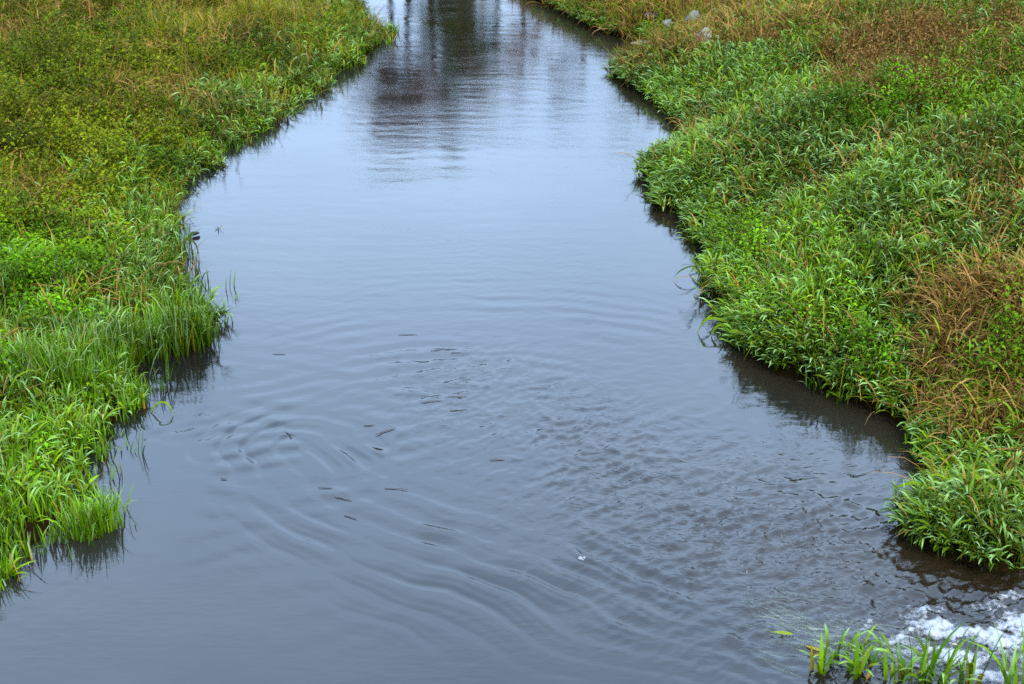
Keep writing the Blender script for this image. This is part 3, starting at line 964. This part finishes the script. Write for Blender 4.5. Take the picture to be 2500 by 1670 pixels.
tuft(730, 92, .30, 40, 'dark rounded tussock near the far end of the left bank', 'reed', 1.0, 'grass tussock', 'grass_tussock', LT, sz=1.3, water=False)
tuft(240, 420, .30, 36, 'tussock of long pale arching blades above the leafy weeds at the left', 'reed', 1.2, 'grass tussock', 'grass_tussock', LT, sz=1.3, water=False)
tuft(2280, 700, .35, 60, 'tall tan drooping dead tussock at the right edge', 'dry', 1.2, 'dead tussock', 'dead_tussock', LT, sz=1.3, water=False, mat=M_DRY, k=9)
tuft(2160, 815, .14, 26, 'small orange brown dead tussock among the green on the right slope', 'dry', 1, 'dead tussock', 'dead_tussock', LT, water=False, mat=M_DRY)
tuft(1690, 44 + 14, .25, 24, 'pale straw tussock beside the far stones', 'dry', 1, 'dead tussock', 'dead_tussock', LT, sz=1.3, water=False, mat=M_DRY)
tuft(2325, 830, .30, 60, 'dark small leaved bramble at the right edge beside dead grass', 'weed', 1, 'bramble', 'bramble', None, sz=1.0, water=False, mat=M_WEED)

# single drooping blades
def blade_thing(px, py, pts, wdt, label, col, group='single blades over the water'):
    c = gp(px * K, py * K)
    pts = np.asarray(pts, float)
    m = 9
    t = np.linspace(0, len(pts) - 1, m)
    cp = np.stack([np.interp(t, np.arange(len(pts)), pts[:, i]) for i in range(3)], 1)
    cp[1:-1] = (cp[:-2] + 2 * cp[1:-1] + cp[2:]) / 4
    tg = np.gradient(cp, axis=0)
    s = np.cross(tg, np.array([0.2, -1, 0.6]))
    s /= np.linalg.norm(s, axis=1, keepdims=True)
    hw = wdt / 2 * np.interp(np.linspace(0, 1, m), [0, .15, .6, 1], [.5, .8, 1, .1])[:, None]
    V = np.stack([cp - s * hw, cp + np.array([0, 0, .1]) * hw, cp + s * hw], 1).reshape(-1, 3)
    i = (np.arange(m - 1) * 3)[:, None] + np.array([0, 1])[None, :]
    F = np.stack([i, i + 1, i + 4, i + 3], -1).reshape(-1, 4)
    o = mesh_obj('drooping_reed', V, F, M_GRASS, np.broadcast_to(np.array(col), (len(V), 3)))
    o.location = (c[0], c[1], 0)
    tag(o, label, 'reed', group)


blade_thing(437, 595, [(-.12, 0, -.02), (-.08, 0, .14), (.0, .02, .20), (.06, .02, .13), (.07, .02, .0)], .020, 'dark blade arching like a hook over the water by the left bank', (.035, .05, .008))
blade_thing(420, 570, [(-.05, 0, -.02), (.02, .02, .08), (.16, .05, .17)], .014, 'green blade slanting up beside the hooked dark blade', GR1)
blade_thing(1585, 628, [(.25, 0, .02), (.12, 0, .11), (.04, 0, .09), (-.02, 0, 0)], .022, 'bent blade dipping into the water off the right bank tuft', GR2)
blade_thing(1572, 640, [(.22, .05, .04), (.05, .02, .12), (-.05, 0, .08), (-.10, 0, .02)], .014, 'thin blade reaching farthest over the water beside the dipping bent blade', GR1)
blade_thing(1598, 762, [(.30, 0, .06), (.14, 0, .12), (.05, 0, .11), (-.0, 0, 0)], .022, 'long blade with its tip in the water below the arching tuft', GR2)
blade_thing(1632, 770, [(.16, 0, .06), (.06, 0, .10), (.01, 0, .06), (-.01, 0, -.01)], .020, 'shorter dipping blade beside the long dipping blade', GR2)
blade_thing(372, 945, [(-.08, 0, 0), (-.02, 0, .08), (.05, 0, .07), (.09, -.05, 0)], .014, 'kinked blade fallen from the left grass edge to the water', GR2)
blade_thing(463, 655, [(0, 0, -.02), (-.02, 0, .12), (.0, 0, .30)], .007, 'thin lone stalk standing in the water right of the left grass', (.04, .05, .02))
blade_thing(2060, 1165, [(.16, 0, .14), (.06, 0, .17), (-.06, 0, .13)], .020, 'horizontal pointed blade sticking out of the vivid right tuft', GR2)


# ------------------------------------------------------------------ things afloat
def on_water(px, py):
    c = gp(px * K, py * K)
    return np.array([c[0], c[1], float(wave_h(np.array([c[0]]), np.array([c[1]]))[0])])


def twig(px, py, ln, ang, th, label):
    c = on_water(px, py)
    a = math.radians(ang)
    t = np.linspace(-.5, .5, 6)
    pts = np.stack([t * ln * math.cos(a) + rng.normal(0, ln * .015, 6), t * ln * math.sin(a) + rng.normal(0, ln * .02, 6), np.full(6, th * .45)], 1)
    B = Batch()
    tube(B, pts, .27 * th * np.array([.5, .9, 1, 1, .85, .4]), (.025, .018, .012), 6)
    o = B.build('floating_twig', M_WOOD)
    o.location = c
    tag(o, label, 'twig', 'twigs and bits afloat on the stream')


TW = [(883, 991, .15, 38, .012, 'longest dark twig afloat mid stream, slanting on smooth rippled water'),
      (988, 921, .15, 8, .008, 'thin dark twig below a parallel pair in mid stream'),
      (985, 909, .12, 2, .007, 'upper twig of a parallel pair in mid stream'),
      (1043, 910, .15, 2, .007, 'dark twig right of the parallel pair in mid stream'),
      (1050, 941, .12, 5, .010, 'ragged dark bit afloat right of the parallel pair'),
      (845, 976, .07, 0, .009, 'short dark bit just above the longest slanting twig'),
      (661, 995, .07, -50, .009, 'short dark bit slanting the other way toward the left bank'),
      (745, 1119, .09, -5, .009, 'upper of three dark bits in line toward the lower left'),
      (787, 1144, .12, -25, .009, 'middle of three dark bits in line toward the lower left'),
      (804, 1186, .09, -30, .010, 'lowest of three dark bits in line toward the lower left'),
      (908, 1122, .14, -4, .008, 'faint dark twig in the ripples below the longest twig'),
      (513, 1098, .04, 0, .012, 'tiny dark speck afloat off the left bank'),
      (934, 768, .14, 4, .008, 'thin dark twig higher up the calm middle of the stream'),
      (970, 829, .09, 3, .008, 'small dark twig between the calm middle and the ripples'),
      (1045, 810, .08, 8, .008, 'dark bit afloat in the middle, nearest the right of its scatter'),
      (1000, 805, .08, 10, .008, 'dark bit beside a similar one in the calm middle'),
      (1140, 1055, .09, 0, .008, 'dark bit at the edge of the choppy water'),
      (640, 812, .10, -2, .007, 'thin dark bit afloat off the left tuft')]
for t_ in TW:
    twig(*t_)


def float_leaf(px, py, ln, wd, ang, col, label, curl=.25):
    c = on_water(px, py)
    a = math.radians(ang)
    m = 7
    s = np.linspace(0, 1, m)
    wprof = np.sin(np.pi * np.clip(s, .02, .98)) ** .7 * wd / 2
    B = Batch()
    V = []
    for i in range(m):
        for q in (-1, 0, 1):
            lx, ly = (s[i] - .5) * ln, q * wprof[i]
            V.append((lx * math.cos(a) - ly * math.sin(a), lx * math.sin(a) + ly * math.cos(a), .006 + curl * abs(q) * wprof[i] + curl * .3 * ln * (s[i] - .5) ** 2))
    V = np.array(V)
    i = (np.arange(m - 1) * 3)[:, None] + np.array([0, 1])[None, :]
    F = np.stack([i, i + 1, i + 4, i + 3], -1).reshape(-1, 4)
    B.add(V, F, np.broadcast_to(np.array(col), (len(V), 3)))
    # the stalk
    tube(B, [V[1], V[1] + np.array([-.3 * ln * math.cos(a), -.3 * ln * math.sin(a), 0])], [.002, .0015], np.array(col) * .6, 5)
    o = B.build('floating_leaf', M_WEED)
    o.location = c
    tag(o, label, 'leaf', 'leaves afloat on the stream')


float_leaf(447, 541, .11, .06, 48, (.03, .03, .035), 'dark curled leaf afloat near the upper left bank', 1.0)
float_leaf(1795, 1457, .10, .03, -12, (.13, .16, .012), 'yellow green leaf afloat left of the foreground grass', .3)
float_leaf(1865, 1490, .09, .025, -30, (.16, .14, .02), 'yellowish leaf blade lying beside the foreground grass', .3)
float_leaf(1872, 1505, .06, .03, 10, (.12, .05, .015), 'brown withered leaf at the foot of the foreground grass', .5)
float_leaf(1990, 1556, .07, .02, 60, (.16, .10, .02), 'orange yellow leaf caught among the foreground blades', .5)

c = on_water(500, 525)
B = Batch()
blades(B, np.array([[0, 0, -.02]] * 5), np.array([0., 1.2, 2.4, 3.6, 5.]), U(10, 50, 5), U(10, 60, 5), U(.05, .11, 5), U(.010, .016, 5), tint(5, (.05, .05, .01), (.12, .11, .02)))
o = B.build('water_plant', M_WEED)
o.location = c
tag(o, 'tiny plant tip poking out of the water near the curled leaf', 'water plant')

# bubbles
bm = bmesh.new()
for dx, dy, r in ((0, 0, .014), (.022, .006, .009), (.012, -.014, .007)):
    ret = bmesh.ops.create_uvsphere(bm, u_segments=14, v_segments=8, radius=r)
    for v_ in ret['verts']:
        v_.co.x += dx; v_.co.y += dy; v_.co.z *= .75
me = bpy.data.meshes.new('bubble'); bm.to_mesh(me); bm.free()
M_BUB, N, L = new_mat('bubble_film')
out = N.new('ShaderNodeOutputMaterial'); pr = N.new('ShaderNodeBsdfPrincipled')
pr.inputs['Base Color'].default_value = (.2, .22, .23, 1); pr.inputs['Roughness'].default_value = .1; pr.inputs['Alpha'].default_value = .5
L.new(pr.outputs[0], out.inputs['Surface'])
me.materials.append(M_BUB)
for p_ in me.polygons:
    p_.use_smooth = True
o = bpy.data.objects.new('bubble_cluster', me)
COL.objects.link(o)
o.location = on_water(1330, 1283)
tag(o, 'pale bubbles afloat alone at the edge of the choppy water', 'bubbles')

# pale weed trailing just at the surface
B = Batch()
n = 170
cx, cy = U(0, 1, n), rng.normal(0, 1, n)
P0, P1 = gp(1790 * K, 1425 * K), gp(2090 * K, 1520 * K)
bx_, by_ = P0[0] + (P1[0] - P0[0]) * cx + cy * .05, P0[1] + (P1[1] - P0[1]) * cx + cy * .13
ln = U(.08, .28, n)
ang = math.radians(155) + rng.normal(0, .25, n)
ss = np.linspace(0, 1, 6)
ex = bx_[:, None] + np.cos(ang)[:, None] * ln[:, None] * ss + rng.normal(0, .01, (n, 1)) * np.sin(ss * 5)
ey = by_[:, None] + np.sin(ang)[:, None] * ln[:, None] * ss + rng.normal(0, .012, (n, 1)) * np.sin(ss * 6)
ez = wave_h(ex, ey) + 0.002
hw = (U(.003, .009, n)[:, None] * np.interp(ss, [0, .3, 1], [.5, 1, .1])[None, :])
px_, py_ = -np.sin(ang)[:, None] * hw, np.cos(ang)[:, None] * hw
V = np.stack([np.stack([ex - px_, ey - py_, ez], -1), np.stack([ex + px_, ey + py_, ez], -1)], 2).reshape(-1, 3)
i = (np.arange(n) * 12)[:, None] + (np.arange(5) * 2)[None, :]
F = np.stack([i, i + 2, i + 3, i + 1], -1).reshape(-1, 4)
B.add(V, F, np.repeat(tint(n, (.16, .22, .09), (.26, .30, .17)), 12, 0))
M_WW, N, L = new_mat('drowned_weed')
out = N.new('ShaderNodeOutputMaterial'); pr = N.new('ShaderNodeBsdfPrincipled'); at = N.new('ShaderNodeAttribute'); at.attribute_name = 'Col'
pr.inputs['Roughness'].default_value = .3; pr.inputs['Alpha'].default_value = .07
L.new(at.outputs['Color'], pr.inputs['Base Color']); L.new(pr.outputs[0], out.inputs['Surface'])
tag(B.build('water_weed', M_WW), 'pale green weed trailing in the current left of the foreground grass', 'water weed', kind='stuff')


# ------------------------------------------------------------------ stones on the far right bank
def stone(px, py, sx, sy, sz, rot, col, label, seed, water_=False):
    c = gp(px * K, py * K) if water_ else tp(px * K, py * K)
    bm = bmesh.new()
    bmesh.ops.create_icosphere(bm, subdivisions=4, radius=1)
    co = np.array([v_.co[:] for v_ in bm.verts])
    # facets: cut the ball by random planes
    r_ = np.random.default_rng(seed)
    for _ in range(9):
        nrm = r_.normal(size=3); nrm /= np.linalg.norm(nrm)
        dcut = r_.uniform(.62, .86)
        q = co @ nrm
        co -= np.maximum(q - dcut, 0)[:, None] * nrm
    nn = fbm(co[:, 0] * 3 + seed, co[:, 1] * 3 + co[:, 2] * 2, seed, 4) - .5
    co *= (1 + .22 * nn)[:, None]
    co *= np.array([sx, sy, sz])
    for v_, q in zip(bm.verts, co):
        v_.co = q
    me = bpy.data.meshes.new('stone')
    bm.to_mesh(me); bm.free()
    top = np.clip((co[:, 2] / sz) * .6 + .6, .3, 1)
    lich = sm(.52, .62, fbm(co[:, 0] * 14 + seed, co[:, 1] * 14 + co[:, 2] * 9, seed + 5, 3))[:, None]
    cc = np.ones((len(co), 4), np.float32)
    cc[:, :3] = np.array(col) * (1 - .6 * lich) + np.array([.16, .13, .03]) * .6 * lich
    me.attributes.new('Col', 'FLOAT_COLOR', 'POINT').data.foreach_set('color', cc.ravel())
    me.materials.append(M_ROCK)
    for p_ in me.polygons:
        p_.use_smooth = True
    o = bpy.data.objects.new('stone', me)
    COL.objects.link(o)
    o.location = (c[0], c[1], c[2] + sz * .55 + (0 if water_ else .02))
    if water_:
        o.location.z = .0
    o.rotation_euler = (0.15, -.1, rot)
    tag(o, label, 'stone', 'stones on the far right bank')


stone(1614, 78, .12, .10, .13, .4, (.27, .26, .235), 'white pale stone with a yellowish top, brightest on the far right bank', 11)
stone(1588, 44, .19, .15, .15, 1.2, (.12, .12, .135), 'large grey angular stone up the bank behind the brightest stone', 12)
stone(1530, 48, .10, .08, .09, 2.0, (.20, .19, .19), 'small pale stone between green grass and the grey angular stone', 13)
stone(1495, 26, .12, .08, .06, .2, (.10, .10, .11), 'low grey flat stone farthest to the left among the far stones', 14)
stone(1640, 18, .08, .07, .07, .9, (.12, .12, .135), 'small grey stone highest up the bank beside brown stems', 15)
stone(1527, 72, .07, .06, .06, 1.7, (.26, .22, .17), 'small tan stone low in the dead grass near the water', 16)
stone(1472, 99, .22, .09, .035, -.1, (.16, .16, .15), 'flat grey slab lying at the water line of the far right bank', 17, True)


# ------------------------------------------------------------------ trees beyond the bend, seen mirrored in the stream
def branch(B, p, d, ln, r, depth, twigs, col):
    m = 6
    pts, q, dd = [p], np.array(p, float), np.array(d, float)
    for i in range(m):
        dd = dd + rng.normal(0, .13, 3) + np.array([0, 0, .05])
        dd /= np.linalg.norm(dd)
        q = q + dd * ln / m
        pts.append(q.copy())
    rad = np.linspace(r, r * .45, m + 1)
    tube(B, pts, rad, col, 7 if depth > 1 else 4)
    if depth == 0:
        twigs.append(pts[2]); twigs.append(pts[4]); twigs.append(pts[-1])
        return
    for k in range(3 if depth > 1 else 4):
        i = rng.integers(2, m + 1)
        a = rng.normal(0, 1, 3); a[2] = abs(a[2]) * .5
        nd = dd * .55 + a / np.linalg.norm(a) * .75
        branch(B, pts[i], nd / np.linalg.norm(nd), ln * rng.uniform(.5, .75), rad[i] * .6, depth - 1, twigs, col)


def tree(x, y, h, r, barkc, crown, label, name='bare_tree', leafc=None, clear=.4, dens=60, spreadx=1.0, depth=3, group='trees beyond the bend'):
    z0 = float(land_h(np.array([x]), np.array([y]))[0][0]) - .05
    root = empty(name, (x, y, z0))
    tag(root, label, 'tree', group)
    B, tw = Batch(), []
    m = 9
    zs = np.linspace(0, h * .8, m)
    pts = np.stack([np.cumsum(rng.normal(0, .03, m)), np.cumsum(rng.normal(0, .03, m)), zs], 1)
    rad = r * np.interp(np.linspace(0, 1, m), [0, .08, 1], [1.5, 1, .4])
    tube(B, pts, rad, barkc, 10)
    for k in range(9):
        f = rng.uniform(clear, .98)
        i = f * (m - 1)
        p = np.array([np.interp(i, np.arange(m), pts[:, q]) for q in range(3)])
        a = rng.uniform(0, 6.283)
        d = np.array([math.cos(a) * spreadx, math.sin(a) * .8, rng.uniform(.2, .8)])
        branch(B, p, d / np.linalg.norm(d), h * rng.uniform(.16, .28), r * .4, depth - 1, tw, barkc)
    B.build('trunk', M_BARK, parent=root)
    B = Batch()
    T = np.array(tw)
    n = len(T) * dens
    base = np.repeat(T, dens, 0) + rng.normal(0, .16, (n, 3)) * (h / 8)
    c = tint(n, *(leafc or (BR1, BR2)))
    if crown == 'twigs':
        blades(B, base, U(0, 6.283, n), U(0, 110, n), U(-20, 60, n), U(.12, .4, n), U(.008, .02, n), c, nseg=2)
    else:
        leaflets(B, base, U(0, 6.283, n), U(-60, 50, n), U(.06, .13, n), U(.04, .08, n), c)
    B.build('crown', M_WEED, parent=root)


def tx(px, Yd):
    return (px * K - 1250) / FPX * math.hypot(Yd, 4) * 1.0


RB = ((.14, .048, .014), (.24, .085, .028))
tree(tx(1063, 46), 46, 5.7, .22, (.045, .035, .02), 'twigs', 'thick dark trunk with reddish brown twigs beyond the bend', leafc=RB, dens=12, clear=.45)
tree(tx(985, 45), 45, 5.7, .13, (.04, .03, .02), 'twigs', 'reddish twiggy tree with two thin neighbours beyond the bend', leafc=RB, dens=24, clear=.5)
tree(tx(943, 45), 45.5, 5.5, .12, (.04, .03, .02), 'twigs', 'thin dark trunk, middle one of the reddish twiggy trees', leafc=RB, dens=22, clear=.5)
tree(tx(903, 44), 44.3, 5.6, .10, (.04, .03, .02), 'twigs', 'thin dark trunk, outermost of the reddish twiggy trees', leafc=RB, dens=24, clear=.52)
tree(tx(1108, 47), 47, 6.4, .07, (.55, .55, .53), 'twigs', 'slender white barked birch beside the thick dark trunk', 'birch_tree', leafc=((.07, .05, .04), (.12, .09, .06)), dens=8, clear=.6, depth=2)
tree(tx(1085, 44), 44.0, 4.1, .14, (.05, .04, .02), 'leaves', 'low evergreen bush in front of the thick trunk', 'evergreen_bush', leafc=((.05, .10, .006), (.13, .17, .01)), clear=.05, dens=70)
tree(tx(1010, 43), 43.5, 2.7, .08, (.05, .04, .02), 'leaves', 'low olive shrub at the foot of the reddish twiggy trees', 'evergreen_bush', leafc=((.10, .12, .006), (.19, .17, .012)), clear=.05, dens=60)
tree(tx(1195, 42), 42, 4.0, .07, (.07, .05, .03), 'leaves', 'small orange brown leaved tree right of the birch', 'brown_tree', leafc=((.22, .10, .015), (.34, .17, .03)), clear=.3, dens=16, depth=2)
tree(tx(1345, 62), 62, 9.0, .16, (.10, .09, .09), 'twigs', 'grey hazy bare tree standing farther off to the right', leafc=((.09, .08, .08), (.14, .12, .11)), dens=10, clear=.35)
tree(tx(1440, 60), 60, 9.5, .10, (.10, .09, .09), 'twigs', 'thin grey tree at the right end of the far row', leafc=((.09, .08, .08), (.14, .12, .11)), dens=6, clear=.5, depth=2)
tree(tx(1150, 60), 60, 7.5, .15, (.09, .08, .08), 'twigs', 'greyish twiggy tree behind the birch', leafc=((.08, .06, .06), (.12, .09, .08)), dens=10, clear=.3)

# ------------------------------------------------------------------ render settings
scene.view_settings.view_transform = 'Standard'
scene.view_settings.look = 'None'
scene.view_settings.exposure = 2.28
scene.view_settings.gamma = 1
scene.cycles.use_denoising = False
scene.cycles.max_bounces = 6
scene.cycles.diffuse_bounces = 3
scene.cycles.glossy_bounces = 3
scene.cycles.transmission_bounces = 3
scene.cycles.transparent_max_bounces = 6
scene.cycles.caustics_reflective = False
scene.cycles.caustics_refractive = False
